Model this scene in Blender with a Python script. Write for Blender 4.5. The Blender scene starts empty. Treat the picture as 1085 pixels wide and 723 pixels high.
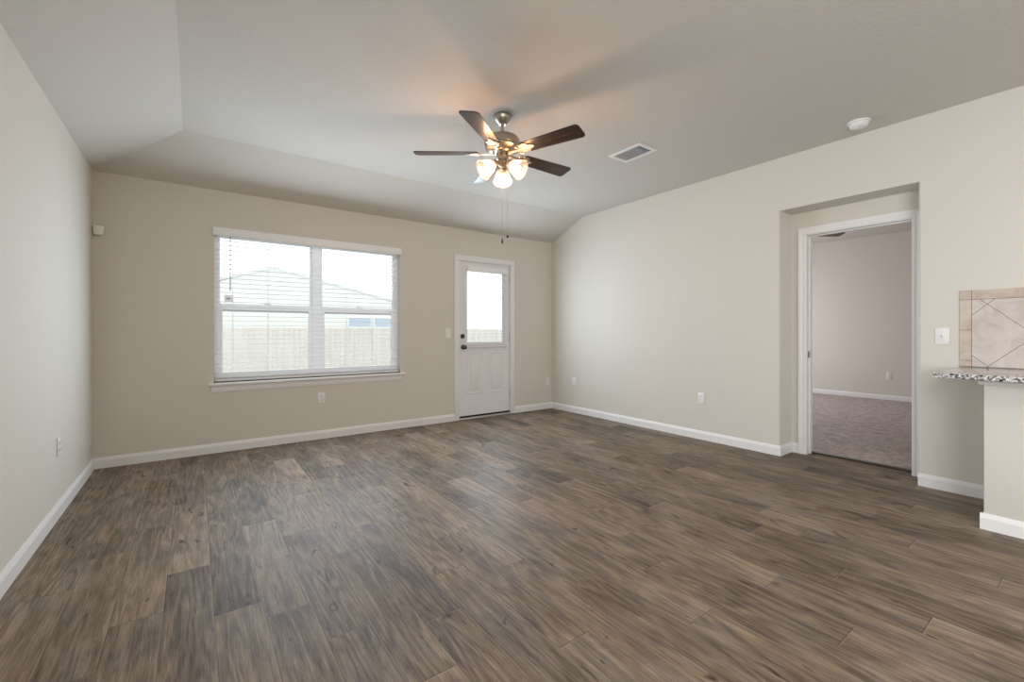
import bpy, bmesh, math, random
from math import radians as rad, sin, cos, pi
from mathutils import Vector, Matrix
random.seed(7)
SC = bpy.context.scene
COL = SC.collection

# ------------------------------------------------------------------ camera, light, exposure
H_CAM = 1.118
cam = bpy.data.objects.new('camera', bpy.data.cameras.new('camera'))
COL.objects.link(cam)
cam.location = (0, 0, H_CAM)
cam.rotation_euler = (pi / 2, 0, -0.62802)
cam.data.sensor_width = 36
cam.data.lens = 464.06 / 1085 * 36
cam.data.shift_y = -(361.5 - 352.386) / 1085
cam.data.clip_start = 0.05
cam.data.clip_end = 300
SC.camera = cam

world = bpy.data.worlds.new('sky')
SC.world = world
world.use_nodes = True
_bg = world.node_tree.nodes['Background']
_bg.inputs['Color'].default_value = (0.90, 0.95, 1.0, 1)
_bg.inputs['Strength'].default_value = 2.5

SC.view_settings.view_transform = 'Standard'
SC.view_settings.look = 'None'
SC.view_settings.gamma = 1
SC.view_settings.use_curve_mapping = False
SC.view_settings.exposure = 0.04
SC.cycles.use_denoising = True
SC.cycles.max_bounces = 14
SC.cycles.diffuse_bounces = 8
SC.cycles.transparent_max_bounces = 24
SC.cycles.caustics_reflective = False
SC.cycles.caustics_refractive = False


def area(name, loc, rot, sx, sy, watts, color=(1, 1, 1), portal=False, spread=180):
    l = bpy.data.lights.new(name, 'AREA')
    l.shape = 'RECTANGLE'
    l.size, l.size_y = sx, sy
    l.energy = watts
    l.color = color
    l.spread = rad(spread)
    o = bpy.data.objects.new(name, l)
    o.location = loc
    o.rotation_euler = rot
    COL.objects.link(o)
    if portal:
        l.cycles.is_portal = True
    return o


# daylight entering through the three glazed openings
area('window_daylight', (1.048, 4.830, 1.37), (rad(-90 + 4), 0, 0), 1.76, 1.28, 42, (0.74, 0.868, 1.0))
area('blind_fill', (1.048, 4.978, 1.36), (-pi / 2, 0, 0), 1.72, 1.30, 6, (0.80, 0.90, 1.0))  # weak fill added behind the blind to lighten slats and sashes
area('door_daylight', (3.13, 4.845, 1.45), (-pi / 2, 0, 0), 0.56, 0.90, 26, (0.74, 0.86, 1.0))
area('bedroom_daylight', (7.2, 4.895, 1.45), (-pi / 2, 0, 0), 1.75, 1.15, 60, (0.93, 0.93, 1.0))
# unseen fill lamps added behind the camera to brighten the room
area('rear_fill_overhead', (2.2, -1.6, 2.66), (0, 0, 0), 1.6, 1.2, 36, (1, 0.96, 0.92))  # added overhead fill, no fixture modelled
area('rear_fill_back', (1.7, -3.40, 1.45), (pi / 2, 0, 0), 2.6, 1.9, 7, (0.95, 0.975, 1.0))  # added fill in front of the solid rear wall
area('rear_fill_side', (-0.60, -1.7, 1.50), (0, -pi / 2, 0), 1.4, 1.9, 136, (0.905, 0.945, 1.0))  # added side fill for the right wall, no window there

# ------------------------------------------------------------------ materials


def newmat(name):
    m = bpy.data.materials.new(name)
    m.use_nodes = True
    return m, m.node_tree, m.node_tree.nodes['Principled BSDF']


def N(nt, typ, **kw):
    n = nt.nodes.new(typ)
    for k, v in kw.items():
        if k.startswith('i_'):
            n.inputs[k[2:]].default_value = v
        else:
            setattr(n, k, v)
    return n


def math_node(nt, op, a, b=None, c=None):
    n = nt.nodes.new('ShaderNodeMath')
    n.operation = op
    for i, v in enumerate((a, b, c)):
        if v is None:
            continue
        if isinstance(v, (int, float)):
            n.inputs[i].default_value = v
        else:
            nt.links.new(v, n.inputs[i])
    return n.outputs[0]


def ramp(nt, fac, stops, interp='LINEAR'):
    n = nt.nodes.new('ShaderNodeValToRGB')
    n.color_ramp.interpolation = interp
    e = n.color_ramp.elements
    while len(e) > 1:
        e.remove(e[-1])
    e[0].position, e[0].color = stops[0][0], (*stops[0][1], 1)
    for p, c in stops[1:]:
        x = e.new(p)
        x.color = (*c, 1)
    if fac is not None:
        nt.links.new(fac, n.inputs['Fac'])
    return n.outputs['Color']


def mixc(nt, fac, a, b, blend='MIX'):
    n = nt.nodes.new('ShaderNodeMix')
    n.data_type = 'RGBA'
    n.blend_type = blend
    for sock, v in ((n.inputs[0], fac), (n.inputs[6], a), (n.inputs[7], b)):
        if isinstance(v, (int, float)):
            sock.default_value = v
        elif isinstance(v, tuple):
            sock.default_value = (*v, 1)
        else:
            nt.links.new(v, sock)
    return n.outputs[2]


def plain(name, col, rough=0.5, metal=0.0, spec=0.5, bump=None, coat=0.0):
    m, nt, b = newmat(name)
    b.inputs['Base Color'].default_value = (*col, 1)
    b.inputs['Roughness'].default_value = rough
    b.inputs['Metallic'].default_value = metal
    b.inputs['Specular IOR Level'].default_value = spec
    b.inputs['Coat Weight'].default_value = coat
    if bump:
        sc, st, dist = bump
        g = N(nt, 'ShaderNodeNewGeometry')
        t = N(nt, 'ShaderNodeTexNoise', i_Scale=sc, i_Detail=3.0)
        nt.links.new(g.outputs['Position'], t.inputs['Vector'])
        bp = N(nt, 'ShaderNodeBump', i_Strength=st, i_Distance=dist)
        nt.links.new(t.outputs['Fac'], bp.inputs['Height'])
        nt.links.new(bp.outputs['Normal'], b.inputs['Normal'])
    return m


M = {}
M['paint'] = plain('beige_wall_paint', (0.66, 0.63, 0.565), 0.75, spec=0.25, bump=(70, 0.25, 0.004))
M['ceil'] = plain('ceiling_paint', (0.60, 0.575, 0.53), 0.85, spec=0.2, bump=(55, 0.35, 0.005))
M['trim'] = plain('white_trim_paint', (0.80, 0.79, 0.78), 0.38)
M['door'] = plain('white_door_paint', (0.77, 0.77, 0.78), 0.42)
M['vinyl'] = plain('white_vinyl_frame', (0.87, 0.87, 0.88), 0.4)
M['slat'] = plain('white_slat', (0.86, 0.86, 0.86), 0.45)
M['plastic'] = plain('white_plastic', (0.80, 0.79, 0.77), 0.35)
M['slot'] = plain('dark_slot', (0.05, 0.05, 0.05), 0.6)
M['grey'] = plain('grey_cord', (0.35, 0.35, 0.35), 0.5)
M['bronze'] = plain('dark_bronze_metal', (0.11, 0.10, 0.09), 0.28, metal=0.9)
M['nickel'] = plain('brushed_nickel', (0.46, 0.41, 0.34), 0.38, metal=1.0)
M['steel'] = plain('satin_steel', (0.60, 0.60, 0.60), 0.35, metal=1.0)
M['rubber'] = plain('black_rubber', (0.012, 0.012, 0.012), 0.7)
M['alu'] = plain('aluminium_threshold', (0.62, 0.60, 0.57), 0.4, metal=0.6)
M['vent'] = plain('white_vent_metal', (0.78, 0.78, 0.77), 0.45)
M['duct'] = plain('duct_shade', (0.24, 0.24, 0.25), 0.8)  # dark tone stands in for shade inside the duct
M['lawn'] = plain('dry_lawn', (0.36, 0.35, 0.26), 0.95, bump=(30, 0.5, 0.02))
M['house'] = plain('cream_siding', (0.70, 0.68, 0.66), 0.9)
M['patio'] = plain('bounce_patio_concrete', (0.40, 0.39, 0.37), 0.9)
M['roof'] = plain('roof_shingle', (0.66, 0.66, 0.66), 0.9, bump=(20, 0.4, 0.02))
M['hglass'] = plain('house_window_glass', (0.42, 0.48, 0.56), 0.3)
M['htrim'] = plain('house_window_trim', (0.80, 0.80, 0.80), 0.7)


def glass_mat():
    m, nt, b = newmat('window_glass')
    out = nt.nodes['Material Output']
    t = N(nt, 'ShaderNodeBsdfTransparent')
    t.inputs['Color'].default_value = (0.93, 0.95, 0.95, 1)
    g = N(nt, 'ShaderNodeBsdfGlossy', i_Roughness=0.02)
    mx = N(nt, 'ShaderNodeMixShader')
    fr = N(nt, 'ShaderNodeFresnel', i_IOR=1.3)
    nt.links.new(fr.outputs[0], mx.inputs[0])
    nt.links.new(t.outputs[0], mx.inputs[1])
    nt.links.new(g.outputs[0], mx.inputs[2])
    nt.links.new(mx.outputs[0], out.inputs['Surface'])
    return m


M['glass'] = glass_mat()


def frosted_mat():
    m, nt, b = newmat('frosted_lamp_glass')
    out = nt.nodes['Material Output']
    t = N(nt, 'ShaderNodeBsdfTransparent')
    t.inputs['Color'].default_value = (1.0, 0.88, 0.74, 1)
    tr = N(nt, 'ShaderNodeBsdfTranslucent')
    tr.inputs['Color'].default_value = (0.95, 0.86, 0.75, 1)
    gl = N(nt, 'ShaderNodeBsdfGlossy', i_Roughness=0.2)
    m1 = N(nt, 'ShaderNodeMixShader', i_Fac=0.55)
    nt.links.new(t.outputs[0], m1.inputs[1])
    nt.links.new(tr.outputs[0], m1.inputs[2])
    m2 = N(nt, 'ShaderNodeMixShader', i_Fac=0.06)
    nt.links.new(m1.outputs[0], m2.inputs[1])
    nt.links.new(gl.outputs[0], m2.inputs[2])
    em = N(nt, 'ShaderNodeEmission', i_Strength=0.22)
    em.inputs['Color'].default_value = (1.0, 0.80, 0.60, 1)
    ad = N(nt, 'ShaderNodeAddShader')
    nt.links.new(m2.outputs[0], ad.inputs[0])
    nt.links.new(em.outputs[0], ad.inputs[1])
    nt.links.new(ad.outputs[0], out.inputs['Surface'])
    return m


M['shade'] = frosted_mat()


def paper_mat():
    m, nt, b = newmat('translucent_paper')
    out = nt.nodes['Material Output']
    tr = N(nt, 'ShaderNodeBsdfTranslucent')
    tr.inputs['Color'].default_value = (0.92, 0.92, 0.92, 1)
    b.inputs['Base Color'].default_value = (0.85, 0.85, 0.85, 1)
    mx = N(nt, 'ShaderNodeMixShader', i_Fac=0.6)
    nt.links.new(b.outputs[0], mx.inputs[1])
    nt.links.new(tr.outputs[0], mx.inputs[2])
    nt.links.new(mx.outputs[0], out.inputs['Surface'])
    return m


M['paper'] = paper_mat()


def emit_mat(name, col, s):
    m, nt, b = newmat(name)
    b.inputs['Emission Color'].default_value = (*col, 1)
    b.inputs['Emission Strength'].default_value = s
    return m


M['bulb'] = emit_mat('lit_bulb', (1.0, 0.82, 0.62), 1.0)


def plank_mat():
    m, nt, b = newmat('wood_plank_vinyl')
    L = nt.links.new
    uv = N(nt, 'ShaderNodeUVMap', uv_map='grain')
    ed = N(nt, 'ShaderNodeUVMap', uv_map='edge')
    at = N(nt, 'ShaderNodeAttribute', attribute_name='tone')
    tone = at.outputs['Fac']

    def noise(sx, sy, detail=4.0, rough=0.55, dist=0.0):
        mp = N(nt, 'ShaderNodeMapping')
        mp.inputs['Scale'].default_value = (sx, sy, 1)
        L(uv.outputs[0], mp.inputs['Vector'])
        t = N(nt, 'ShaderNodeTexNoise', i_Scale=1.0, i_Detail=detail, i_Roughness=rough, i_Distortion=dist)
        L(mp.outputs[0], t.inputs['Vector'])
        return t.outputs['Fac']

    gr = N(nt, 'ShaderNodeAttribute', attribute_name='grade').outputs['Fac']
    sx = N(nt, 'ShaderNodeSeparateXYZ')
    L(ed.outputs[0], sx.inputs[0])
    eu, ev = sx.outputs[0], sx.outputs[1]
    ringn = noise(8.0, 0.85, 2.0, 0.45, 0.35)
    rings = math_node(nt, 'SINE', math_node(nt, 'MULTIPLY', ringn, 58.0))
    fine = noise(150.0, 5.0, 5.0, 0.7)
    pores = noise(330.0, 12.0, 3.0, 0.65)
    streak = noise(42.0, 1.4, 5.0, 0.65, 0.4)
    blotch = noise(9.0, 3.4, 4.0, 0.6, 0.8)
    knot = noise(16.0, 6.0, 1.5, 0.4, 1.2)
    v = math_node(nt, 'MULTIPLY_ADD', tone, 0.22, 0.40)
    v = math_node(nt, 'ADD', v, math_node(nt, 'MULTIPLY', math_node(nt, 'SUBTRACT', ev, 0.5), gr))
    v = math_node(nt, 'MULTIPLY_ADD', rings, 0.085, v)
    v = math_node(nt, 'ADD', v, math_node(nt, 'MULTIPLY_ADD', fine, 0.80, -0.40))
    v = math_node(nt, 'ADD', v, math_node(nt, 'MULTIPLY_ADD', pores, 0.70, -0.35))
    v = math_node(nt, 'ADD', v, math_node(nt, 'MULTIPLY_ADD', streak, 0.42, -0.21))
    v = math_node(nt, 'ADD', v, math_node(nt, 'MULTIPLY_ADD', blotch, 0.62, -0.31))
    kn = math_node(nt, 'MULTIPLY', math_node(nt, 'MAXIMUM', math_node(nt, 'SUBTRACT', 0.31, knot), 0.0), 5.0)
    v = math_node(nt, 'SUBTRACT', v, kn)
    col = ramp(nt, v, [(0.0, (0.034, 0.024, 0.017)), (0.26, (0.090, 0.065, 0.045)), (0.50, (0.174, 0.129, 0.088)),
                       (0.72, (0.270, 0.205, 0.142)), (1.0, (0.410, 0.318, 0.222))])
    # grey wash that differs from plank to plank
    gw = noise(5.0, 1.4, 2.0, 0.5, 0.3)
    grey = N(nt, 'ShaderNodeHueSaturation', i_Saturation=0.78, i_Value=0.92)
    L(col, grey.inputs['Color'])
    col = mixc(nt, ramp(nt, gw, [(0.40, (0, 0, 0)), (0.62, (1, 1, 1))]), col, grey.outputs[0])
    # printed seams: dark on one side, pale on the other
    def near(val, edge, w):
        d = math_node(nt, 'ABSOLUTE', math_node(nt, 'SUBTRACT', val, edge))
        return math_node(nt, 'SUBTRACT', 1.0, math_node(nt, 'MINIMUM', math_node(nt, 'DIVIDE', d, w), 1.0))
    dark = math_node(nt, 'MAXIMUM', near(eu, 0.0, 0.026), near(ev, 0.0, 0.0065))
    pale = math_node(nt, 'MAXIMUM', near(eu, 1.0, 0.05), near(ev, 1.0, 0.006))
    col = mixc(nt, math_node(nt, 'MULTIPLY', dark, 0.75), col, (0.035, 0.028, 0.024))
    col = mixc(nt, math_node(nt, 'MULTIPLY', pale, 0.32), col, (0.40, 0.32, 0.24))
    L(col, b.inputs['Base Color'])
    b.inputs['Roughness'].default_value = 0.50
    b.inputs['Specular IOR Level'].default_value = 0.16
    bp = N(nt, 'ShaderNodeBump', i_Strength=0.10, i_Distance=0.002)
    L(fine, bp.inputs['Height'])
    L(bp.outputs[0], b.inputs['Normal'])
    return m


M['plank'] = plank_mat()


def carpet_mat():
    m, nt, b = newmat('mauve_carpet')
    g = N(nt, 'ShaderNodeNewGeometry')
    t = N(nt, 'ShaderNodeTexNoise', i_Scale=9.0, i_Detail=6.0, i_Roughness=0.75)
    nt.links.new(g.outputs['Position'], t.inputs['Vector'])
    f = N(nt, 'ShaderNodeTexNoise', i_Scale=42.0, i_Detail=3.0, i_Roughness=0.7)
    nt.links.new(g.outputs['Position'], f.inputs['Vector'])
    s = math_node(nt, 'ADD', math_node(nt, 'MULTIPLY', t.outputs['Fac'], 0.5), math_node(nt, 'MULTIPLY', f.outputs['Fac'], 0.5))
    c = ramp(nt, s, [(0.30, (0.22, 0.18, 0.175)), (0.5, (0.46, 0.395, 0.38)), (0.72, (0.70, 0.62, 0.595))])
    nt.links.new(c, b.inputs['Base Color'])
    b.inputs['Roughness'].default_value = 1.0
    b.inputs['Specular IOR Level'].default_value = 0.05
    bp = N(nt, 'ShaderNodeBump', i_Strength=0.8, i_Distance=0.01)
    nt.links.new(f.outputs['Fac'], bp.inputs['Height'])
    nt.links.new(bp.outputs[0], b.inputs['Normal'])
    return m


M['carpet'] = carpet_mat()


def granite_mat():
    m, nt, b = newmat('speckled_granite')
    g = N(nt, 'ShaderNodeNewGeometry')
    t = N(nt, 'ShaderNodeTexNoise', i_Scale=62.0, i_Detail=4.0, i_Roughness=0.7, i_Distortion=0.8)
    nt.links.new(g.outputs['Position'], t.inputs['Vector'])
    c = ramp(nt, t.outputs['Fac'], [(0.0, (0.02, 0.02, 0.022)), (0.42, (0.03, 0.03, 0.033)), (0.47, (0.28, 0.26, 0.25)),
                                    (0.53, (0.62, 0.60, 0.58)), (0.62, (0.80, 0.78, 0.76))])
    nt.links.new(c, b.inputs['Base Color'])
    b.inputs['Roughness'].default_value = 0.08
    return m


M['granite'] = granite_mat()


def tile_mat():
    m, nt, b = newmat('travertine_tile')
    L = nt.links.new
    g = N(nt, 'ShaderNodeNewGeometry')
    sp = N(nt, 'ShaderNodeSeparateXYZ')
    L(g.outputs['Position'], sp.inputs[0])
    Y, Z = sp.outputs[1], sp.outputs[2]
    t = N(nt, 'ShaderNodeTexNoise', i_Scale=7.0, i_Detail=6.0, i_Roughness=0.65, i_Distortion=1.0)
    L(g.outputs['Position'], t.inputs['Vector'])
    base = ramp(nt, t.outputs['Fac'], [(0.28, (0.46, 0.385, 0.34)), (0.48, (0.58, 0.51, 0.465)), (0.70, (0.65, 0.59, 0.545))])
    border = ramp(nt, t.outputs['Fac'], [(0.28, (0.42, 0.335, 0.27)), (0.5, (0.55, 0.455, 0.385)), (0.70, (0.63, 0.55, 0.48))])

    def line(val, off, per, w):
        # distance to the nearest grout line of a periodic family
        q = math_node(nt, 'PINGPONG', math_node(nt, 'SUBTRACT', val, off), per / 2)
        return math_node(nt, 'LESS_THAN', q, w)

    def single(val, off, w):
        return math_node(nt, 'LESS_THAN', math_node(nt, 'ABSOLUTE', math_node(nt, 'SUBTRACT', val, off)), w)
    inside = math_node(nt, 'MULTIPLY', math_node(nt, 'LESS_THAN', Y, 0.574), math_node(nt, 'LESS_THAN', Z, 1.342))
    d1 = line(math_node(nt, 'SUBTRACT', Z, Y), 0.39, 0.416, 0.0024)
    d2 = line(math_node(nt, 'ADD', Z, Y), 1.39, 0.418, 0.0024)
    diag = math_node(nt, 'MULTIPLY', math_node(nt, 'MAXIMUM', d1, d2), inside)
    leftb = math_node(nt, 'GREATER_THAN', Y, 0.574)
    j = math_node(nt, 'MULTIPLY', line(Z, 1.134, 0.208, 0.0017), leftb)
    fr = math_node(nt, 'MAXIMUM', single(Y, 0.574, 0.0018), single(Z, 1.342, 0.0018))
    gr = math_node(nt, 'MAXIMUM', math_node(nt, 'MAXIMUM', diag, j), fr)
    c = mixc(nt, inside, border, base)
    c = mixc(nt, gr, c, (0.20, 0.165, 0.15))
    L(c, b.inputs['Base Color'])
    b.inputs['Roughness'].default_value = 0.4
    bp = N(nt, 'ShaderNodeBump', i_Strength=0.5, i_Distance=0.002, invert=True)
    L(gr, bp.inputs['Height'])
    L(bp.outputs[0], b.inputs['Normal'])
    return m


M['tile'] = tile_mat()


def walnut_mat():
    m, nt, b = newmat('dark_walnut_blade')
    tc = N(nt, 'ShaderNodeTexCoord')
    mp = N(nt, 'ShaderNodeMapping')
    mp.inputs['Scale'].default_value = (3, 55, 55)
    nt.links.new(tc.outputs['Object'], mp.inputs['Vector'])
    t = N(nt, 'ShaderNodeTexNoise', i_Scale=1.0, i_Detail=5.0, i_Distortion=0.4)
    nt.links.new(mp.outputs[0], t.inputs['Vector'])
    c = ramp(nt, t.outputs['Fac'], [(0.35, (0.012, 0.006, 0.004)), (0.55, (0.034, 0.016, 0.009)), (0.72, (0.075, 0.036, 0.018))])
    nt.links.new(c, b.inputs['Base Color'])
    b.inputs['Roughness'].default_value = 0.27
    return m


M['walnut'] = walnut_mat()


def fence_mat():
    m, nt, b = newmat('weathered_fence_wood')
    g = N(nt, 'ShaderNodeNewGeometry')
    mp = N(nt, 'ShaderNodeMapping')
    mp.inputs['Scale'].default_value = (6.5, 1, 0.6)
    nt.links.new(g.outputs['Position'], mp.inputs['Vector'])
    t = N(nt, 'ShaderNodeTexNoise', i_Scale=1.0, i_Detail=4.0)
    nt.links.new(mp.outputs[0], t.inputs['Vector'])
    c = ramp(nt, t.outputs['Fac'], [(0.3, (0.58, 0.525, 0.48)), (0.7, (0.66, 0.615, 0.575))])
    nt.links.new(c, b.inputs['Base Color'])
    b.inputs['Roughness'].default_value = 0.95
    return m


M['fence'] = fence_mat()

# ------------------------------------------------------------------ geometry helpers


class MB:
    """collects shapes and links them as one mesh object"""

    def __init__(self):
        self.bm = bmesh.new()

    def box(self, x0, x1, y0, y1, z0, z1, bevel=0.0, seg=2, mat=None):
        r = bmesh.ops.create_cube(self.bm, size=1.0)
        vs = r['verts']
        for v in vs:
            v.co = Vector(((x0 + x1) / 2 + v.co.x * (x1 - x0), (y0 + y1) / 2 + v.co.y * (y1 - y0), (z0 + z1) / 2 + v.co.z * (z1 - z0)))
        if bevel > 0:
            es = list({e for v in vs for e in v.link_edges})
            r2 = bmesh.ops.bevel(self.bm, geom=es, offset=bevel, segments=seg, profile=0.5, affect='EDGES')
            vs = list({v for f in r2['faces'] for v in f.verts} | {v for v in vs if v.is_valid})
        if mat is not None:
            for v in vs:
                v.co = mat @ v.co
        return self

    def tube(self, p0, p1, r0, r1=None, n=12, caps=True):
        p0, p1 = Vector(p0), Vector(p1)
        r1 = r0 if r1 is None else r1
        d = p1 - p0
        mt = Matrix.Translation((p0 + p1) / 2) @ d.to_track_quat('Z', 'Y').to_matrix().to_4x4()
        bmesh.ops.create_cone(self.bm, cap_ends=caps, segments=n, radius1=r0, radius2=r1, depth=d.length, matrix=mt)
        return self

    def lathe(self, prof, mat=None, n=40, close=False):
        mat = mat or Matrix.Identity(4)
        rings = []
        for r, z in prof:
            if r < 1e-6:
                rings.append([self.bm.verts.new(mat @ Vector((0, 0, z)))])
            else:
                rings.append([self.bm.verts.new(mat @ Vector((r * cos(2 * pi * k / n), r * sin(2 * pi * k / n), z))) for k in range(n)])
        for a, b in zip(rings, rings[1:]):
            for k in range(n):
                k2 = (k + 1) % n
                if len(a) == 1 and len(b) == 1:
                    continue
                if len(a) == 1:
                    self.bm.faces.new((a[0], b[k2], b[k]))
                elif len(b) == 1:
                    self.bm.faces.new((a[k], a[k2], b[0]))
                else:
                    self.bm.faces.new((a[k], a[k2], b[k2], b[k]))
        return self

    def prism(self, pts, axis_fn, t0, t1):
        """extrude a 2-D outline; axis_fn(u, v, t) -> 3-D point"""
        a = [self.bm.verts.new(axis_fn(u, v, t0)) for u, v in pts]
        b = [self.bm.verts.new(axis_fn(u, v, t1)) for u, v in pts]
        n = len(pts)
        for k in range(n):
            self.bm.faces.new((a[k], a[(k + 1) % n], b[(k + 1) % n], b[k]))
        self.bm.faces.new(list(reversed(a)))
        self.bm.faces.new(b)
        return self

    def poly(self, pts):
        self.bm.faces.new([self.bm.verts.new(p) for p in pts])
        return self

    def sphere(self, c, r, sx=1, sy=1, sz=1, seg=16):
        mt = Matrix.Translation(c) @ Matrix.Diagonal((sx, sy, sz, 1))
        bmesh.ops.create_uvsphere(self.bm, u_segments=seg, v_segments=seg // 2 + 2, radius=r, matrix=mt)
        return self

    def build(self, name, mat, parent=None, smooth=True, label=None, angle=35):
        bmesh.ops.recalc_face_normals(self.bm, faces=self.bm.faces)
        me = bpy.data.meshes.new(name)
        if parent is not None and parent.get('_world'):
            off = Vector(parent.location)
            for v in self.bm.verts:
                v.co -= off
        self.bm.to_mesh(me)
        self.bm.free()
        if smooth:
            for p in me.polygons:
                p.use_smooth = True
            me.set_sharp_from_angle(angle=rad(angle))
        o = bpy.data.objects.new(name, me)
        o.data.materials.append(M[mat])
        COL.objects.link(o)
        if parent is not None:
            o.parent = parent
        if label:
            o['label'] = label
        return o


def tag(o, label, cat, group=None, kind=None):
    o['label'] = label
    o['category'] = cat
    if group:
        o['group'] = group
    if kind:
        o['kind'] = kind
    return o


def thing(name, label, cat, loc=(0, 0, 0), rz=0.0, group=None, world_coords=False, kind=None):
    o = bpy.data.objects.new(name, None)
    o.empty_display_size = 0.1
    COL.objects.link(o)
    o.location = loc
    o.rotation_euler = (0, 0, rz)
    tag(o, label, cat, group, kind)
    if world_coords:
        o['_world'] = 1
    return o


def copy_tree(o, parent=None):
    c = o.copy()
    COL.objects.link(c)
    if parent is not None:
        c.parent = parent
    for ch in list(o.children):
        copy_tree(ch, c)
    return c


def struct(o, label, cat):
    return tag(o, label, cat, kind='structure')


# ------------------------------------------------------------------ room numbers (metres)
XL, XR, YB = -0.669, 4.292, 4.903
ZW, ZC = 2.439, 2.698
RUN, RUNL = 0.629, 0.600
YR = -3.5                       # rear of the open kitchen behind the camera
WT = 0.14                       # wall thickness
XD, XD2 = 4.537, 4.660          # alcove back wall, bedroom side
XB = 9.20                       # bedroom far wall
ZB = 2.74
BY0 = -0.6                      # bedroom near wall
WX0, WX1, WZ0, WZ1 = 0.150, 1.946, 0.650, 2.075     # window opening
DX0, DX1, DZ1 = 2.700, 3.560, 2.070                 # back door opening
AY0, AY1, AZ = 0.847, 1.786, 2.220                  # alcove
OY0, OY1, OZ = 0.924, 1.668, 2.018                  # bedroom door opening

# ------------------------------------------------------------------ floor: printed planks
PW, PX0 = 0.1632, -0.589
OFFS = [.66, .96, .235, .56, .08, .95, .68, .30, .56, .84, .155, .71, .41, .955, .30, .58, .90, .42, .75, .20,
        .02, .30, .63, .10, .865, .40, .76, .20, .50, .85, .1, .6, .35]


def build_floor():
    bm = bmesh.new()
    ug = bm.loops.layers.uv.new('grain')
    ue = bm.loops.layers.uv.new('edge')
    tl = bm.faces.layers.float.new('tone')
    gl = bm.faces.layers.float.new('grade')
    xmax = XD2 + 0.01
    rng = random.Random(21)
    for k in range(-1, 33):
        x0 = max(PX0 + k * PW, XL - 0.05)
        x1 = min(PX0 + (k + 1) * PW, xmax)
        if x1 <= x0:
            continue
        fx0, fx1 = PX0 + k * PW, PX0 + (k + 1) * PW
        off = OFFS[k % len(OFFS)]
        prev = None
        for j in range(-5, 6):
            y0, y1 = off + j, off + j + 1
            tone = rng.random()
            if prev is not None and abs(tone - prev) < 0.18:
                tone = (tone + 0.4) % 1.0
            prev = tone
            gu, gv = rng.random() * 50, rng.random() * 50
            c0, c1 = max(y0, YR), min(y1, YB + 0.02)
            if c1 <= c0:
                continue
            q = [(x0, c0), (x1, c0), (x1, c1), (x0, c1)]
            f = bm.faces.new([bm.verts.new((x, y, 0)) for x, y in q])
            f[tl] = tone
            f[gl] = rng.uniform(-0.24, 0.24)
            for lp, (x, y) in zip(f.loops, q):
                lp[ug].uv = (gu + x - fx0, gv + y - y0)
                lp[ue].uv = ((x - fx0) / PW, y - y0)
    me = bpy.data.meshes.new('floor')
    bm.to_mesh(me)
    bm.free()
    o = bpy.data.objects.new('floor', me)
    me.materials.append(M['plank'])
    COL.objects.link(o)
    struct(o, 'brown wood plank floor running toward the back wall', 'floor')


build_floor()
b = MB().box(XD2 + 0.01, XB + WT, BY0 - WT, YB + 0.02, -0.03, 0.012)
struct(b.build('floor_bedroom', 'carpet', smooth=False), 'mauve grey carpet seen through the side doorway', 'carpet')

# ------------------------------------------------------------------ walls
w = MB()
w.box(XL - WT, XL, YR - WT, YB + WT, 0, 2.9)
struct(w.build('wall_left', 'paint', smooth=False), 'left beige wall', 'wall')

w = MB()
y0, y1 = YB, YB + WT
w.box(XL, WX0, y0, y1, 0, 2.9).box(WX0, WX1, y0, y1, 0, WZ0).box(WX0, WX1, y0, y1, WZ1, 2.9)
w.box(WX1, DX0, y0, y1, 0, 2.9).box(DX0, DX1, y0, y1, DZ1, 2.9).box(DX1, XD2, y0, y1, 0, 2.9)
struct(w.build('wall_back', 'paint', smooth=False), 'back beige wall with the window and the white door', 'wall')

w = MB()
rr = 0.018


def bull(cy, sg):
    """plan corner of the recess, rounded like drywall bullnose; sg = +1 when the wall lies towards +Y"""
    return [(XR + rr - rr * sin(rad(a)), cy + sg * (rr - rr * cos(rad(a)))) for a in range(0, 91, 15)]


w.prism(bull(AY1, 1) + [(XR, YB), (XD2, YB), (XD2, AY1)], lambda u, v, t: Vector((u, v, t)), 0, AZ)
w.prism(bull(AY0, -1) + [(XR, YR - WT), (XD2, YR - WT), (XD2, AY0)], lambda u, v, t: Vector((u, v, t)), 0, AZ)
w.box(XR, XD2, YR - WT, YB, AZ, 2.9)
w.box(XD, XD2, AY0, OY0, 0, AZ).box(XD, XD2, OY1, AY1, 0, AZ).box(XD, XD2, OY0, OY1, OZ, AZ)
struct(w.build('wall_right', 'paint', smooth=True), 'right beige wall with the recessed doorway', 'wall')

w = MB()
w.box(XL - WT, XR + WT, YR - WT, YR, 0, 2.9)
struct(w.build('wall_rear', 'paint', smooth=False), 'rear beige wall behind the viewer', 'wall')

# ceiling with the sloped edges over the left and back walls
c = MB()
e = 0.03
xa, xb = XL + RUNL, YB - RUN
sl = (ZC - ZW) / RUNL
sb = (ZC - ZW) / RUN
c.poly([(xa, YR, ZC), (XR + e, YR, ZC), (XR + e, xb, ZC), (xa, xb, ZC)])
c.poly([(XL, YR, ZW), (xa, YR, ZC), (xa, xb, ZC), (XL, YB, ZW)])
c.poly([(XL, YB, ZW), (xa, xb, ZC), (XR + e, xb, ZC), (XR + e, YB, ZW)])
c.poly([(XL - e, YR, 2.95), (XR + 2 * e, YR, 2.95), (XR + 2 * e, YB + e, 2.95), (XL - e, YB + e, 2.95)])
struct(c.build('ceiling', 'ceil', smooth=False), 'greige ceiling sloping down at its left and back edges', 'ceiling')

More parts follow.
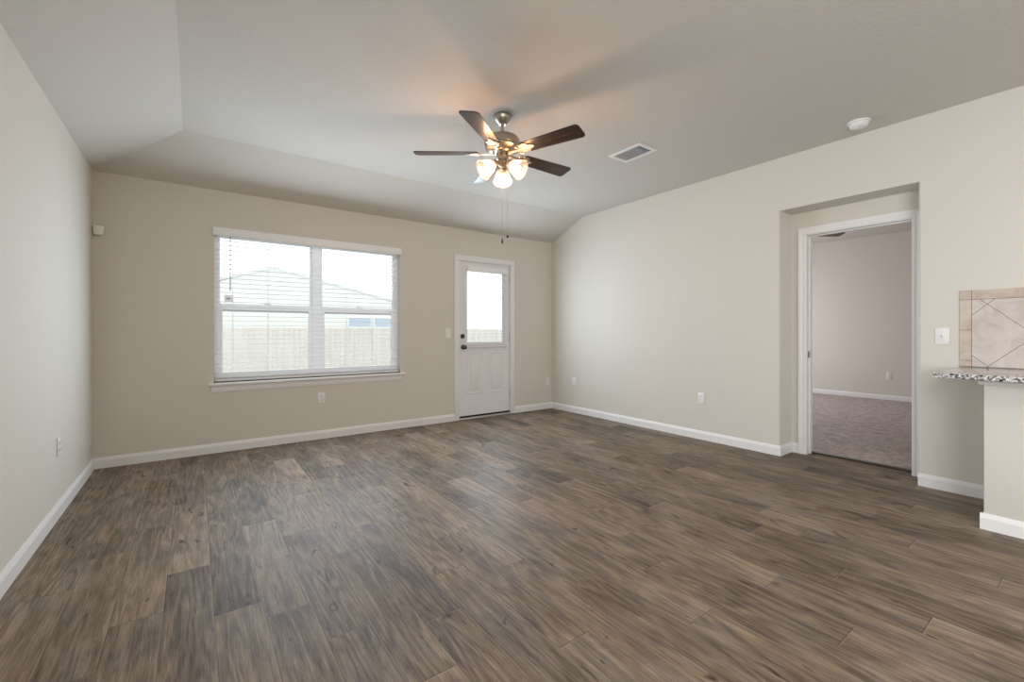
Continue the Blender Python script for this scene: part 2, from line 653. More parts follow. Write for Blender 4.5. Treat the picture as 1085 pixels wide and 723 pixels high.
# bedroom shell
w = MB().box(XB, XB + WT, BY0 - WT, YB + WT, 0, ZB + 0.1)
struct(w.build('wall_bedroom', 'paint', smooth=False), 'beige bedroom wall seen through the doorway', 'wall')
w = MB()
w.box(XD2, XB, BY0 - WT, BY0, 0, ZB + 0.1)
struct(w.build('wall_bedroom_near', 'paint', smooth=False), 'near wall of the bedroom beyond the doorway', 'wall')
w = MB()
bx0, bx1, bz0, bz1 = 6.3, 8.1, 0.85, 2.05
w.box(XD2, bx0, y0, y1, 0, ZB + 0.1).box(bx1, XB, y0, y1, 0, ZB + 0.1)
w.box(bx0, bx1, y0, y1, 0, bz0).box(bx0, bx1, y0, y1, bz1, ZB + 0.1)
struct(w.build('wall_bedroom_back', 'paint', smooth=False), 'back wall of the bedroom with its window', 'wall')
w = MB().box(XD2 - 0.05, XB, BY0, YB, ZB, ZB + 0.08)
struct(w.build('ceiling_bedroom', 'ceil', smooth=False), 'flat bedroom ceiling seen through the doorway', 'ceiling')

# ------------------------------------------------------------------ baseboards
BH, BT = 0.09, 0.014
PROF = [(0, 0), (BT, 0), (BT, BH * 0.72), (BT * 0.75, BH * 0.84), (BT * 0.35, BH), (0, BH)]


def base_run(mb, p, q, nrm, start=0.0, end=0.0):
    """baseboard from p to q on the floor; nrm points into the room"""
    p, q, nrm = Vector((*p, 0)), Vector((*q, 0)), Vector((*nrm, 0))
    d = (q - p).normalized()
    L = (q - p).length
    mb.prism(PROF, lambda u, v, t: p + d * t + nrm * u + Vector((0, 0, v)), -start, L + end)


def baseboard(name, runs, label):
    mb = MB()
    for r in runs:
        base_run(mb, *r)
    struct(mb.build(name, 'trim', smooth=False), label, 'baseboard')


baseboard('baseboard_left', [((XL, YR), (XL, YB - BT), (1, 0))], 'white baseboard along the left wall')
baseboard('baseboard_back', [((XL, YB), (2.655, YB), (0, -1)), ((3.594, YB), (XR, YB), (0, -1))],
          'white baseboard along the back wall either side of the door')
baseboard('baseboard_right', [((XR, AY1), (XR, YB - BT), (-1, 0), BT), ((XR, AY1), (XD, AY1), (0, -1)),
                              ((XD, 1.718), (XD, AY1 - BT), (-1, 0))],
          'long white baseboard along the right wall up to the recess')
baseboard('baseboard_kitchen', [((XR, 0.44), (XR, AY0), (-1, 0), 0, 0)],
          'short white baseboard between the doorway and the half wall')
baseboard('baseboard_bedroom', [((XB, BY0), (XB, YB), (-1, 0))], 'white baseboard on the far bedroom wall')

# ------------------------------------------------------------------ kitchen half wall, counter, backsplash
PXF, PY1 = 3.638, 0.440
CT, CB = 0.885, 0.855
w = MB()
w.box(PXF, XR, -2.2, PY1, 0, CB - 0.002, bevel=0.006)
struct(w.build('wall_kitchen', 'paint'), 'low beige half wall under the granite counter', 'half wall')
mb = MB()
base_run(mb, (PXF, -2.2), (PXF, PY1), (-1, 0), 0, BT)
base_run(mb, (PXF, PY1), (XR - BT, PY1), (0, 1))
struct(mb.build('baseboard_half_wall', 'trim', smooth=False), 'white baseboard around the foot of the half wall', 'baseboard')
cap = [(0, 0), (0.010, 0.004), (0.014, 0.018), (0.020, 0.026), (0.020, 0.034), (0, 0.034)]
mb = MB()
mb.prism(cap, lambda u, v, t: Vector((PXF - u, t, CB - 0.036 + v)), -2.2, PY1 + 0.02)
mb.prism(cap, lambda u, v, t: Vector((t, PY1 + u, CB - 0.036 + v)), PXF, XR - 0.001)
struct(mb.build('trim_1', 'trim', smooth=False), 'white trim moulding along the top of the half wall', 'trim')
c = MB()
c.box(3.468, XR - 0.002, -2.25, 0.624, CB, CT, bevel=0.006, seg=3)
tag(c.build('countertop', 'granite'), 'speckled granite countertop overhanging the low half wall', 'countertop')
c = MB()
c.box(XR - 0.009, XR - 0.0005, -2.2, 0.632, CT + 0.001, 1.406, bevel=0.001, seg=1)
tag(c.build('backsplash', 'tile', smooth=False), 'beige diagonal stone tile backsplash on the right wall above the granite counter', 'backsplash')

# ------------------------------------------------------------------ window unit
win = thing('window_1', 'white double window with single hung sashes in the back wall', 'window', (1.048, YB + WT, WZ0), 0, None, True, 'structure')
FY0, FY1 = 4.985, 5.040
f = MB()
f.box(WX0, WX0 + 0.035, FY0, FY1, WZ0, WZ1).box(WX1 - 0.035, WX1, FY0, FY1, WZ0, WZ1)
f.box(WX0 + 0.035, WX1 - 0.035, FY0, FY1, WZ1 - 0.035, WZ1).box(WX0 + 0.035, WX1 - 0.035, FY0, FY1, WZ0, WZ0 + 0.045)
f.box(1.010, 1.100, FY0 - 0.004, FY1 + 0.001, WZ0 + 0.001, WZ1 - 0.001)
f.build('window_frame', 'vinyl', win, smooth=False)
for (a, d) in ((WX0 + 0.033, 1.012), (1.098, WX1 - 0.033)):
    s = MB()      # upper sash, set back
    ya, yb2 = 5.016, 5.034
    s.box(a, a + 0.018, ya, yb2, 1.325, WZ1 - 0.03).box(d - 0.018, d, ya, yb2, 1.325, WZ1 - 0.03)
    s.box(a + 0.018, d - 0.018, ya, yb2, WZ1 - 0.055, WZ1 - 0.03).box(a + 0.018, d - 0.018, ya, yb2, 1.325, 1.372)
    us = s.build('upper_sash', 'vinyl', win, smooth=False)
    MB().box(a + 0.01, d - 0.01, 5.024, 5.027, 1.35, WZ1 - 0.04).build('pane', 'glass', us, smooth=False)
    s = MB()      # lower sash, nearer the room
    ya, yb2 = 4.990, 5.012
    s.box(a, a + 0.036, ya, yb2, WZ0 + 0.03, 1.392).box(d - 0.036, d, ya, yb2, WZ0 + 0.03, 1.392)
    s.box(a + 0.036, d - 0.036, ya, yb2, 1.335, 1.392).box(a + 0.036, d - 0.036, ya, yb2, WZ0 + 0.03, WZ0 + 0.085)
    ls = s.build('lower_sash', 'vinyl', win, smooth=False)
    MB().box(a + 0.03, d - 0.03, 5.000, 5.003, WZ0 + 0.07, 1.345).build('pane', 'glass', ls, smooth=False)
    MB().box((a + d) / 2 - 0.03, (a + d) / 2 + 0.03, 4.984, 5.0, 1.392, 1.405, 0.003).build('sash_lock', 'vinyl', ls)
# sub-parts must use the window's own origin
for ch in win.children:
    for g in ch.children:
        for v in g.data.vertices:
            v.co -= Vector(win.location)
f = MB()
f.box(0.108, 1.999, YB - 0.042, YB + 0.085, 0.625, 0.650, 0.006, 3)
f.build('window_sill', 'trim', win)
f = MB()
ap = [(0, 0), (0.008, 0.0), (0.014, 0.018), (0.016, 0.05), (0.022, 0.062), (0, 0.062)]
f.prism(ap, lambda u, v, t: Vector((t, YB - u, 0.562 + v)), 0.130, 1.960)
f.build('sill_apron', 'trim', win, smooth=False)

# ------------------------------------------------------------------ horizontal blinds


def blind(name, label, x0, x1, z0, z1, y, slat_d, pitch, val, val_y, cords, wand, origin):
    t = thing(name, label, 'blind', origin, 0, None, True)
    v = MB().box(val[0], val[1], val_y[0], val_y[1], val[2], val[3], 0.004)
    v.box(val[0], val[0] + 0.008, val_y[0], val_y[2], val[2], val[3], 0.002).box(val[1] - 0.008, val[1], val_y[0], val_y[2], val[2], val[3], 0.002)
    v.build('valance', 'slat', t)
    MB().box(x0, x1, y - slat_d / 2, y + slat_d / 2, z1 - 0.012, z1 + 0.038, 0.003).build('headrail', 'slat', t)
    s = MB()
    n = int((z1 - 0.03 - z0 - 0.02) / pitch)
    for i in range(n + 1):
        zz = z1 - 0.045 - i * pitch
        if zz < z0 + 0.028:
            break
        s.box(x0, x1, y - slat_d / 2, y + slat_d / 2, zz - 0.0013, zz + 0.0013)
    s.build('slats', 'slat', t, smooth=False)
    MB().box(x0, x1, y - slat_d / 2, y + slat_d / 2, z0, z0 + 0.020, 0.004).build('bottom_rail', 'slat', t)
    for cx in cords:
        c = MB()
        for yy in (y - slat_d / 2 - 0.001, y + slat_d / 2 + 0.001):
            c.box(cx - 0.0012, cx + 0.0012, yy - 0.0008, yy + 0.0008, z0 + 0.01, z1)
        c.build('ladder_cord', 'slat', t, smooth=False)
    wx, wz0, wz1 = wand
    MB().tube((wx, y - slat_d / 2 - 0.012, wz0), (wx, y - slat_d / 2 - 0.012, wz1), 0.004, 0.004, 8).build('tilt_wand', 'grey', t, label='grey tilt wand')
    return t


bl = blind('window_blind', 'wide white horizontal slat blind covering the double window, slats open',
           WX0 + 0.010, WX1 - 0.010, 0.658, 2.030, 4.945, 0.050, 0.0445,
           (0.139, 1.962, 2.018, 2.095), (YB - 0.022, YB - 0.010, YB), (0.30, 0.595, 1.0, 1.35, 1.62, 1.84), (0.277, 1.51, 2.03), (1.048, YB, 0.658))
wt = MB().box(0.233, 0.300, 4.911, 4.9114, 1.402, 1.470, 0.0)
tg = wt.build('warning_tag', 'paper', bl, smooth=False)
MB().box(0.246, 0.276, 4.9100, 4.9108, 1.433, 1.440).build('tag_print', 'slot', tg, smooth=False)
for v in tg.children[0].data.vertices:
    v.co -= Vector(bl.location)

# ------------------------------------------------------------------ back door
d = thing('door_1', 'white half-glazed back door with two lower panels', 'door', (3.13, YB, 0), 0, None, True, 'structure')
f = MB()
cw = 0.072
for (a, b2) in ((2.655, 2.655 + cw), (3.594 - cw, 3.594)):
    f.box(a, b2, YB - 0.016, YB, 0, 2.034, 0.004)
f.box(2.655, 3.594, YB - 0.016, YB, 2.034, 2.034 + cw, 0.004)
f.build('door_casing', 'trim', d)
f = MB()
f.box(DX0, 2.724, YB - 0.002, YB + WT, 0, DZ1).box(3.536, DX1, YB - 0.002, YB + WT, 0, DZ1).box(DX0, DX1, YB - 0.002, YB + WT, 2.044, DZ1)
f.build('door_jamb', 'trim', d, smooth=False)
MB().box(2.724, 3.536, YB - 0.03, YB + 0.12, 0, 0.020, 0.004).build('threshold', 'alu', d)
MB().box(2.730, 3.530, YB + 0.012, YB + 0.045, 0.018, 0.046).build('door_sweep', 'rubber', d, label='black rubber door sweep')
SX0, SX1, SY0, SY1, SZ0, SZ1 = 2.729, 3.531, YB + 0.010, YB + 0.054, 0.043, 2.041
GX0, GX1, GZ0, GZ1 = 2.845, 3.425, 0.985, 1.915
s = MB()
s.box(SX0, GX0, SY0, SY1, SZ0, SZ1).box(GX1, SX1, SY0, SY1, SZ0, SZ1)
s.box(GX0, GX1, SY0, SY1, SZ0, GZ0).box(GX0, GX1, SY0, SY1, GZ1, SZ1)
slab = s.build('door_slab', 'door', d, smooth=False)


def ring(mb, x0, x1, z0, z1, wd, ya, yb2, bev):
    o = [(x0, z0), (x1, z0), (x1, z1), (x0, z1)]
    n = [(x0 + wd, z0 + wd), (x1 - wd, z0 + wd), (x1 - wd, z1 - wd), (x0 + wd, z1 - wd)]
    m0 = [(x0 + bev, z0 + bev), (x1 - bev, z0 + bev), (x1 - bev, z1 - bev), (x0 + bev, z1 - bev)]
    m1 = [(x0 + wd - bev, z0 + wd - bev), (x1 - wd + bev, z0 + wd - bev), (x1 - wd + bev, z1 - wd + bev), (x0 + wd - bev, z1 - wd + bev)]
    loops = [[mb.bm.verts.new((u, y, v)) for u, v in lp] for lp, y in ((o, yb2), (o, ya + bev), (m0, ya), (m1, ya), (n, ya + bev), (n, yb2))]
    for A, B in zip(loops, loops[1:] + loops[:1]):
        for q in range(4):
            mb.bm.faces.new((A[q], A[(q + 1) % 4], B[(q + 1) % 4], B[q]))


f = MB()
ring(f, 2.808, 3.462, 0.945, 1.955, 0.040, SY0 - 0.012, SY0 + 0.002, 0.005)
f.build('lite_frame', 'door', d)
MB().box(GX0, GX1, SY0 + 0.02, SY0 + 0.024, GZ0, GZ1).build('door_pane', 'glass', d, smooth=False)
for (a, b2) in ((2.858, 3.088), (3.172, 3.408)):
    p = MB()
    ring(p, a, b2, 0.315, 0.855, 0.022, SY0 - 0.007, SY0 + 0.002, 0.005)
    p.box(a + 0.045, b2 - 0.045, SY0 - 0.006, SY0 + 0.002, 0.36, 0.81, 0.0055)
    p.build('raised_panel', 'door', d)
# lever side hardware
k = MB()
k.lathe([(0, 0), (0.032, 0), (0.032, 0.006), (0.026, 0.010), (0.012, 0.012), (0.011, 0.032), (0.022, 0.040), (0.0275, 0.050), (0.026, 0.060), (0.016, 0.067), (0, 0.068)],
        Matrix.Translation((2.790, SY0, 0.930)) @ Matrix.Rotation(pi / 2, 4, 'X'), 24)
k.build('door_knob', 'bronze', d, label='dark bronze door knob')
k = MB()
k.lathe([(0, 0), (0.030, 0), (0.030, 0.007), (0.024, 0.014), (0, 0.015)], Matrix.Translation((2.783, SY0, 1.068)) @ Matrix.Rotation(pi / 2, 4, 'X'), 24)
k.box(2.776, 2.790, SY0 - 0.030, SY0 - 0.012, 1.052, 1.084, 0.003)
k.build('deadbolt', 'bronze', d, label='dark bronze deadbolt turn')
for z in (0.27, 1.06, 1.83):
    h = MB().tube((3.534, SY0 - 0.006, z - 0.045), (3.534, SY0 - 0.006, z + 0.045), 0.006, 0.006, 10)
    h.box(3.522, 3.546, SY0 - 0.003, SY0 + 0.002, z - 0.045, z + 0.045)
    h.build('hinge', 'steel', d, label='satin steel hinge')

db = blind('door_blind', 'narrow white slat blind hanging on the glazed back door', 2.838, 3.440, 0.925, 1.930, SY0 - 0.030, 0.032, 0.0405,
           (2.822, 3.456, 1.898, 1.975), (SY0 - 0.062, SY0 - 0.052, SY0 - 0.012), (3.0, 3.29), (2.975, 1.42, 1.91), (3.13, YB, 0.925))
for xx in (2.822, 3.446):
    MB().box(xx, xx + 0.010, SY0 - 0.05, SY0 - 0.0, 0.915, 0.955, 0.002).build('hold_down_bracket', 'slat', db)

# ------------------------------------------------------------------ bedroom doorway
d2 = thing('door_2', 'white cased bedroom doorway inside the recess of the right wall', 'doorway', (XD, (OY0 + OY1) / 2, 0), 0, None, True, 'structure')
CPROF = [(0, -0.008), (0.007, -0.008), (0.011, -0.003), (0.012, 0.012), (0.010, 0.018), (0.014, 0.026), (0.017, 0.042), (0.017, 0.052), (0, 0.052)]
f = MB()
for yy, sg in ((OY1 + 0.004, 1), (OY0 - 0.004, -1)):
    f.prism(CPROF, lambda u, v, t: Vector((XD - u, yy + sg * v, t)), 0, OZ + 0.004 + 0.0)
# mitred head
hd = []
a, b2 = [], []
for u, v in CPROF:
    a.append(f.bm.verts.new((XD - u, OY1 + 0.004 + v, OZ + 0.004 + v)))
    b2.append(f.bm.verts.new((XD - u, OY0 - 0.004 - v, OZ + 0.004 + v)))
nn = len(CPROF)
for q in range(nn):
    f.bm.faces.new((a[q], a[(q + 1) % nn], b2[(q + 1) % nn], b2[q]))
for yy, sg in ((OY1 + 0.004, 1), (OY0 - 0.004, -1)):   # corner blocks of the mitre
    lo = [f.bm.verts.new((XD - u, yy + sg * v, OZ + 0.004)) for u, v in CPROF]
    hi = [f.bm.verts.new((XD - u, yy + sg * v, OZ + 0.004 + v)) for u, v in CPROF]
    for q in range(nn):
        f.bm.faces.new([lo[q], lo[(q + 1) % nn], hi[(q + 1) % nn], hi[q]])
f.build('door_casing', 'trim', d2, angle=20)
f = MB()
jt = 0.010
f.box(XD - 0.002, XD2 + 0.002, OY1 - jt, OY1 + 0.006, 0, OZ).box(XD - 0.002, XD2 + 0.002, OY0 - 0.006, OY0 + jt, 0, OZ)
f.box(XD - 0.002, XD2 + 0.002, OY0, OY1, OZ - jt, OZ + 0.006)
for yy0, yy1 in ((OY1 - jt - 0.009, OY1 - jt + 0.001), (OY0 + jt - 0.001, OY0 + jt + 0.009)):
    f.box(XD + 0.055, XD + 0.085, yy0, yy1, 0, OZ - jt)
f.box(XD + 0.055, XD + 0.085, OY0 + jt, OY1 - jt, OZ - jt - 0.009, OZ - jt + 0.001)
f.build('door_jamb', 'trim', d2, smooth=False)
MB().box(XD + 0.030, XD + 0.052, OY1 - jt - 0.0025, OY1 - jt + 0.001, 0.885, 0.945, 0.001).build('strike_plate', 'bronze', d2, label='dark metal strike plate')
MB().box(XD + 0.09, XD2 + 0.03, OY0 + jt, OY1 - jt, 0.0, 0.014, 0.005).build('carpet_edge_strip', 'bronze', d2, label='dark carpet edge strip')

# ------------------------------------------------------------------ ceiling fan


def fan(name, label, loc, rz, lit):
    t = thing(name, label, 'ceiling fan', loc, rz)
    T = Matrix.Translation
    MB().lathe([(0, 0), (0.064, 0), (0.066, -0.006), (0.064, -0.020), (0.054, -0.038), (0.038, -0.056), (0.030, -0.062), (0.026, -0.067), (0, -0.067)], None, 32).build('canopy', 'nickel', t)
    dr = MB().tube((0, 0, -0.15), (0, 0, -0.064), 0.0115, 0.0115, 16)
    dr.lathe([(0, -0.128), (0.018, -0.128), (0.023, -0.135), (0.023, -0.150), (0, -0.150)], None, 20)
    dr.build('downrod', 'nickel', t)
    MB().lathe([(0, -0.148), (0.052, -0.148), (0.090, -0.153), (0.117, -0.166), (0.130, -0.184), (0.133, -0.198), (0.133, -0.226),
                (0.127, -0.232), (0.127, -0.237), (0.131, -0.242), (0.118, -0.253), (0.088, -0.262), (0, -0.264)], None, 48).build('motor_housing', 'nickel', t)
    fl = MB().lathe([(0, -0.250), (0.072, -0.250), (0.074, -0.264), (0.066, -0.274), (0, -0.276)], None, 32)
    fl.build('flywheel', 'nickel', t)
    MB().lathe([(0, -0.272), (0.040, -0.272), (0.043, -0.278), (0.043, -0.322), (0.036, -0.330), (0, -0.331)], None, 32).build('switch_housing', 'nickel', t)
    ZBL = -0.278
    R0, R1 = 0.175, 0.640
    for i in range(5):
        az = rad(72 * i)
        blm = Matrix.Rotation(az, 4, 'Z') @ T((0, 0, ZBL)) @ Matrix.Rotation(rad(-12), 4, 'X')
        # outline of one blade in its own plane (x along the blade)
        pts = []

        def corner(cx, cy, r, a0, a1, n=6):
            for k in range(n + 1):
                a = rad(a0 + (a1 - a0) * k / n)
                pts.append((cx + r * cos(a), cy + r * sin(a)))
        w0, w1 = 0.056, 0.068
        corner(R1 - 0.028, -w1 + 0.028, 0.028, -90, 0)
        corner(R1 - 0.028, w1 - 0.028, 0.028, 0, 90)
        corner(R0 + 0.03, w0 - 0.03, 0.03, 90, 180)
        corner(R0 + 0.03, -w0 + 0.03, 0.03, 180, 270)
        mb = MB()
        mb.prism(pts, lambda u, v, q: Vector((u, v, q)), 0.0, 0.006)
        bo = mb.build('blade', 'walnut', t, smooth=False)
        bo.matrix_local = blm
        # blade iron: arm from the flywheel and a scrolled plate under the blade
        ir = MB()
        ir.prism([(0.055, -0.014), (0.12, -0.011), (0.165, -0.016), (0.165, 0.016), (0.12, 0.011), (0.055, 0.014)], lambda u, v, q: Vector((u, v, q)), -0.010, 0.000)
        plate = [(0.150, -0.018), (0.175, -0.042), (0.205, -0.050), (0.225, -0.040), (0.232, -0.022), (0.262, -0.014), (0.275, 0.0),
                 (0.262, 0.014), (0.232, 0.022), (0.225, 0.040), (0.205, 0.050), (0.175, 0.042), (0.150, 0.018)]
        ir.prism(plate, lambda u, v, q: Vector((u, v, q)), -0.007, -0.001)
        for sx, sy in ((0.205, 0.03), (0.205, -0.03), (0.25, 0.0)):
            ir.sphere((sx, sy, -0.008), 0.006, 1, 1, 0.6, 8)
        for sy in (-1, 1):     # open scrolls either side of the arm
            for k in range(10):
                a0, a1 = 2 * pi * k / 10, 2 * pi * (k + 1) / 10
                ir.tube((0.155 + 0.019 * cos(a0), sy * (0.033 + 0.019 * sin(a0)), -0.005), (0.155 + 0.019 * cos(a1), sy * (0.033 + 0.019 * sin(a1)), -0.005), 0.0045, 0.0045, 6)
        ir.build('blade_iron', 'nickel', bo)
    kit = MB().lathe([(0, -0.328), (0.030, -0.328), (0.045, -0.336), (0.047, -0.350), (0.036, -0.364), (0.018, -0.374), (0.012, -0.384), (0.015, -0.392), (0.009, -0.402), (0, -0.404)], None, 32)
    AZ = [rad(54 - 144.46 + 120 * q) for q in range(3)]
    tilt = rad(56)
    for a in AZ:
        kit.tube((0.035 * cos(a), 0.035 * sin(a), -0.348), (0.072 * cos(a), 0.072 * sin(a), -0.368), 0.011, 0.013, 12)
    kit.build('light_fitter', 'nickel', t)
    for a in AZ:
        mt = Matrix.Rotation(a, 4, 'Z') @ T((0.060, 0, -0.360)) @ Matrix.Rotation(pi - tilt, 4, 'Y')
        sh = MB()
        sh.lathe([(0.0255, 0.0), (0.027, 0.012), (0.034, 0.026), (0.045, 0.042), (0.053, 0.062), (0.058, 0.084), (0.064, 0.104), (0.071, 0.118)], mt, 36)
        so = sh.build('lamp_shade', 'shade' if lit else 'plastic', t, label='glowing frosted glass bell shade' if lit else None)
        sd = so.modifiers.new('thickness', 'SOLIDIFY')
        sd.thickness = 0.003
        MB().lathe([(0, -0.006), (0.029, -0.006), (0.031, 0.0), (0.031, 0.012), (0.028, 0.016), (0, 0.016)], mt, 24).build('shade_holder', 'nickel', so)
        bu = MB().lathe([(0, 0.012), (0.013, 0.012), (0.014, 0.03), (0.024, 0.052), (0.028, 0.070), (0.022, 0.088), (0, 0.096)], mt, 20)
        bu.build('bulb', 'bulb' if lit else 'plastic', so)
        if lit:
            l = bpy.data.lights.new('fan_bulb_light', 'POINT')
            l.energy = 7.5
            l.color = (1.0, 0.62, 0.36)
            l.shadow_soft_size = 0.035
            lo = bpy.data.objects.new('fan_bulb_light', l)
            COL.objects.link(lo)
            lo.parent = t
            lo.location = mt @ Vector((0, 0, 0.118))
    for (dx, z1, fob) in ((0.0, -0.938, 'wood'), (0.038, -0.915, 'ball')):
        # along the camera's right-hand direction in the fan's own frame
        ra = rad(-36 - 144.46)
        px, py = dx * cos(ra) + 0.03 * cos(ra - pi / 2), dx * sin(ra) + 0.03 * sin(ra - pi / 2)
        ch = MB().tube((px, py, -0.318), (px, py, z1 + 0.035), 0.0014, 0.0014, 6)
        co = ch.build('pull_chain', 'nickel', t)
        if fob == 'wood':
            MB().lathe([(0, z1 + 0.038), (0.004, z1 + 0.036), (0.006, z1 + 0.020), (0.007, z1 + 0.004), (0.004, z1), (0, z1)], T((px, py, 0)), 12).build('fob', 'bronze', co)
        else:
            MB().sphere((px, py, z1 + 0.028), 0.010, seg=12).build('fob', 'bronze', co)
    return t


FAN = fan('ceiling_fan', 'five-blade dark walnut ceiling fan with three lit glass shades under a nickel motor', (1.8196, 2.6255, ZC), rad(144.46), True)
F2 = fan('ceiling_fan', 'dark blade tip of a ceiling fan seen at the top of the bedroom doorway', (6.69, 2.575, ZB), rad(-36 + 0), False)

# ------------------------------------------------------------------ ceiling vent, smoke detector, motion sensor
vx0, vx1, vy0, vy1 = 3.001, 3.243, 2.322, 2.668
t = thing('ceiling_vent', 'white louvred air vent set in the flat ceiling right of the fan', 'vent', ((vx0 + vx1) / 2, (vy0 + vy1) / 2, ZC), 0, None, True)
fr = MB()
bw = 0.036
bev = 0.004
for A, B in zip([(0, -0.0003), (0, -0.006), (bev, -0.009), (bw - bev, -0.009), (bw, -0.006), (bw, -0.0003)], [(0, -0.006), (bev, -0.009), (bw - bev, -0.009), (bw, -0.006), (bw, -0.0003), (0, -0.0003)]):
    pa, pb = [[(vx0 + q, vy0 + q, ZC + z), (vx1 - q, vy0 + q, ZC + z), (vx1 - q, vy1 - q, ZC + z), (vx0 + q, vy1 - q, ZC + z)] for q, z in (A, B)]
    for k in range(4):
        fr.poly([pa[k], pa[(k + 1) % 4], pb[(k + 1) % 4], pb[k]])
bmesh.ops.remove_doubles(fr.bm, verts=fr.bm.verts, dist=1e-6)
fr.build('vent_frame', 'vent', t, smooth=False)
MB().box(vx0 + 0.02, vx1 - 0.02, vy0 + 0.02, vy1 - 0.02, ZC - 0.0012, ZC - 0.0004).build('duct_shade_panel', 'duct', t, smooth=False, label='dark panel standing in for the shaded duct')  # flat dark sheet in place of the duct's shaded depth
n = 7
for i in range(n):
    xx = vx0 + bw + (vx1 - vx0 - 2 * bw) * (i + 0.5) / n
    rot = Matrix.Translation((xx, (vy0 + vy1) / 2 + 0.012, ZC - 0.0085)) @ Matrix.Rotation(rad(-40), 4, 'Y')
    MB().box(-0.0065, 0.0065, -(vy1 - vy0) / 2 + bw + 0.016, (vy1 - vy0) / 2 - bw - 0.012, -0.0009, 0.0009, mat=rot).build('louvre', 'vent', t, smooth=False)

t = thing('smoke_detector', 'round white smoke detector on the ceiling near the right wall', 'smoke detector', (4.035, 1.130, ZC))
MB().lathe([(0, -0.0003), (0.070, -0.0003), (0.071, -0.006), (0.069, -0.012), (0.060, -0.013), (0, -0.013)], None, 40).build('base_plate', 'plastic', t)
MB().lathe([(0, -0.012), (0.058, -0.012), (0.058, -0.022), (0.055, -0.034), (0.046, -0.043), (0.026, -0.047), (0, -0.048)], None, 40).build('cover', 'plastic', t)
MB().lathe([(0, -0.046), (0.014, -0.046), (0.014, -0.050), (0, -0.0505)], Matrix.Translation((-0.018, 0.012, 0)), 16).build('test_button', 'plastic', t)

t = thing('motion_sensor', 'small white motion sensor high in the left back corner', 'sensor', (XL + 0.034, YB - 0.020, 1.915), rad(14))
s = MB()
fr_ = [(-0.036, 0.072), (0.036, 0.072), (0.030, 0.010), (0.024, 0.0), (-0.024, 0.0), (-0.030, 0.010)]
a = [s.bm.verts.new((u, -0.034 if v > 0.02 else -0.026, v)) for u, v in fr_]
b2 = [s.bm.verts.new((u * 1.0, 0.0, v)) for u, v in fr_]
for q in range(6):
    s.bm.faces.new((a[q], a[(q + 1) % 6], b2[(q + 1) % 6], b2[q]))
s.bm.faces.new(a)
s.bm.faces.new(list(reversed(b2)))
bmesh.ops.bevel(s.bm, geom=list(s.bm.edges), offset=0.004, segments=2, profile=0.5, affect='EDGES')
s.build('sensor_body', 'plastic', t)
MB().box(-0.020, 0.018, -0.036, -0.030, 0.030, 0.056, 0.003).build('sensor_lens', 'plastic', t)
MB().box(-0.016, 0.016, -0.002, 0.0195, 0.012, 0.056).build('bracket', 'slot', t, smooth=False)

# ------------------------------------------------------------------ outlets and switches


def outlet_proto(label):
    t = thing('wall_outlet', label, 'outlet', (0, 0, 0), 0, 'duplex wall outlets')
    MB().box(-0.035, 0.035, -0.0065, -0.0002, -0.0575, 0.0575, 0.0025).build('cover_plate', 'plastic', t)
    for z in (-0.0195, 0.0195):
        r = MB().box(-0.0165, 0.0165, -0.0085, -0.0055, z - 0.0145, z + 0.0145, 0.004, 3).build('receptacle', 'plastic', t)
        q = MB().box(-0.0075, -0.0052, -0.0088, -0.0080, z - 0.002, z + 0.0075).box(0.0052, 0.0075, -0.0088, -0.0080, z - 0.002, z + 0.0065)
        q.tube((0, -0.0088, z - 0.008), (0, -0.0080, z - 0.008), 0.0026, 0.0026, 10)
        q.build('slots', 'slot', r, smooth=False)
    MB().sphere((0, -0.0066, 0), 0.003, 1, 0.5, 1, 10).build('screw', 'steel', t)
    return t


OUT = [('white outlet on the back wall below the window', (1.084, YB, 0.432), 0),
       ('white outlet on the back wall between door and right corner', (4.205, YB, 0.405), 0),
       ('white outlet on the right wall closest to the back corner', (XR, 4.434, 0.436), -pi / 2),
       ('white outlet on the right wall midway to the recessed doorway', (XR, 2.542, 0.432), -pi / 2),
       ('white outlet on the left wall near the back corner', (XL, 3.775, 0.425), pi / 2),
       ('white outlet on the bedroom wall seen through the doorway', (XB, 2.174, 0.405), -pi / 2)]
P0 = outlet_proto(OUT[0][0])
for i, (lab, loc, rz) in enumerate(OUT):
    o = P0 if i == 0 else copy_tree(P0)
    o['label'] = lab
    o.location = loc
    o.rotation_euler = (0, 0, rz)


def switch_proto(label):
    t = thing('light_switch', label, 'light switch', (0, 0, 0), 0, 'wall light switches')
    MB().box(-0.036, 0.036, -0.0065, -0.0002, -0.0585, 0.0585, 0.0025).build('cover_plate', 'plastic', t)
    MB().box(-0.006, 0.006, -0.0085, -0.005, -0.012, 0.012, 0.001).build('toggle_surround', 'plastic', t)
    MB().box(-0.0042, 0.0042, -0.010, 0.010, -0.006, 0.006, 0.0012, mat=Matrix.Translation((0, -0.010, 0.004)) @ Matrix.Rotation(rad(-25), 4, 'X')).build('toggle', 'plastic', t)
    for z in (-0.030, 0.030):
        MB().sphere((0, -0.0066, z), 0.003, 1, 0.5, 1, 10).build('screw', 'steel', t)
    return t


S0 = switch_proto('white light switch on the back wall left of the door')
S0.location = (2.572, YB, 1.108)
S1 = copy_tree(S0)
S1['label'] = 'white light switch on the right wall beside the tile backsplash'
S1.location = (XR, 0.720, 1.091)
S1.rotation_euler = (0, 0, -pi / 2)

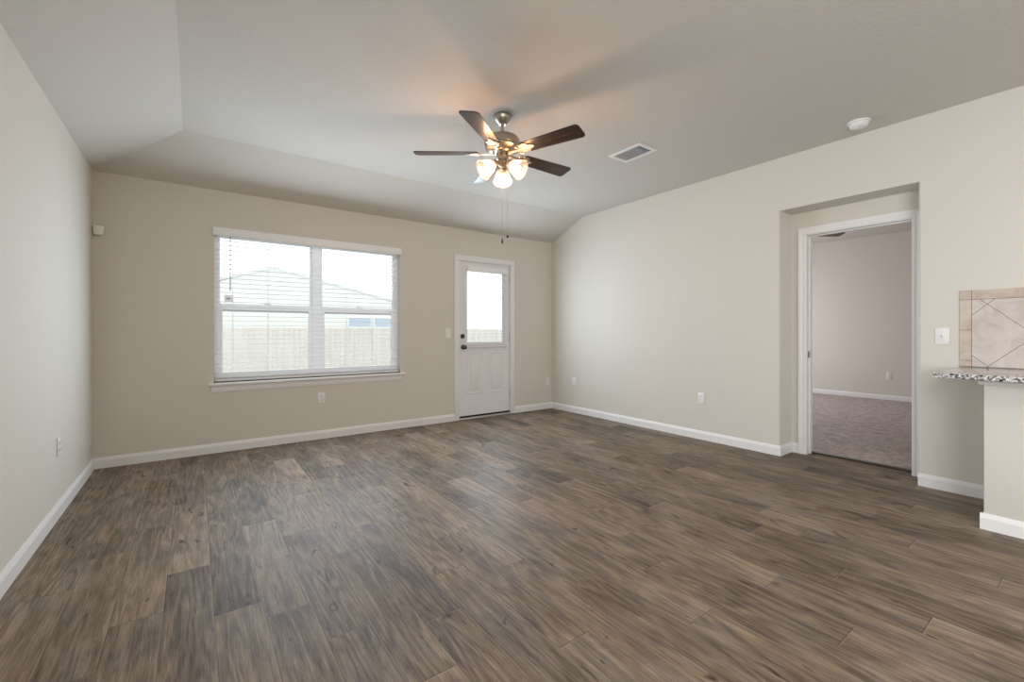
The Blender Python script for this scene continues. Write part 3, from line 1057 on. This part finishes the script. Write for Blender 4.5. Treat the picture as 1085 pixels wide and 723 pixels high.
# ------------------------------------------------------------------ outside: lawn, fence, neighbour house
GZ = -0.45
l = MB().box(-40, 50, YB + WT + 0.01, 60, GZ - 0.1, GZ)
struct(l.build('ground', 'lawn', smooth=False), 'lawn outside the window', 'lawn')
l = MB().box(-1.5, 9.5, YB + WT + 0.01, 10.5, GZ, GZ + 0.06)  # out of view, added to bounce daylight up onto the ceiling
struct(l.build('ground_bounce_patio', 'patio', smooth=False), 'unseen concrete patio added outside to bounce light onto the ceiling', 'patio')
t = thing('wooden_fence', 'weathered wooden picket fence standing outside behind the window', 'fence', (3, 14, GZ), 0, None, True)
f = MB()
x = -9.0
i = 0
while x < 18:
    f.box(x, x + 0.138, 14.0, 14.02, GZ, 1.24 + 0.012 * random.random())
    x += 0.142
f.build('pickets', 'fence', t, smooth=False)
f = MB()
for z in (GZ + 0.25, GZ + 0.85, GZ + 1.45):
    f.box(-9, 18, 14.02, 14.06, z, z + 0.09)
f.build('rails', 'fence', t, smooth=False)
t = thing('neighbour_house', 'pale neighbouring house with a gabled roof beyond the fence', 'house', (3, 26, GZ), 0, None, True)
h = MB()
h.box(-3.0, 12.5, 24, 32, GZ, 2.1)
h.build('house_wall', 'house', t, smooth=False)
h = MB()
h.prism([(-3.6, 2.0), (3.1, 4.2), (12.9, 2.0), (12.9, 2.12), (3.1, 4.33), (-3.6, 2.12)], lambda u, v, q: Vector((u, q, v)), 23.97, 32.4)
h.build('house_roof', 'roof', t, smooth=False)
h = MB().prism([(-3.0, 2.08), (12.4, 2.08), (3.1, 4.22)], lambda u, v, q: Vector((u, q, v)), 24.0, 24.1)
h.build('gable', 'house', t, smooth=False)
for (a, b2) in ((6.6, 7.9), (8.0, 9.3)):
    hw = MB()
    ring(hw, a, b2, 1.35, 1.95, 0.06, 23.94, 24.0, 0.01)
    hf = hw.build('house_window_frame', 'htrim', t, smooth=False)
    hp = MB().box(a + 0.05, b2 - 0.05, 23.96, 23.99, 1.4, 1.9).build('house_pane', 'hglass', hf, smooth=False)
    for v in hp.data.vertices:
        v.co -= Vector(t.location)

for o in SC.objects:
    if '_world' in o:
        del o['_world']
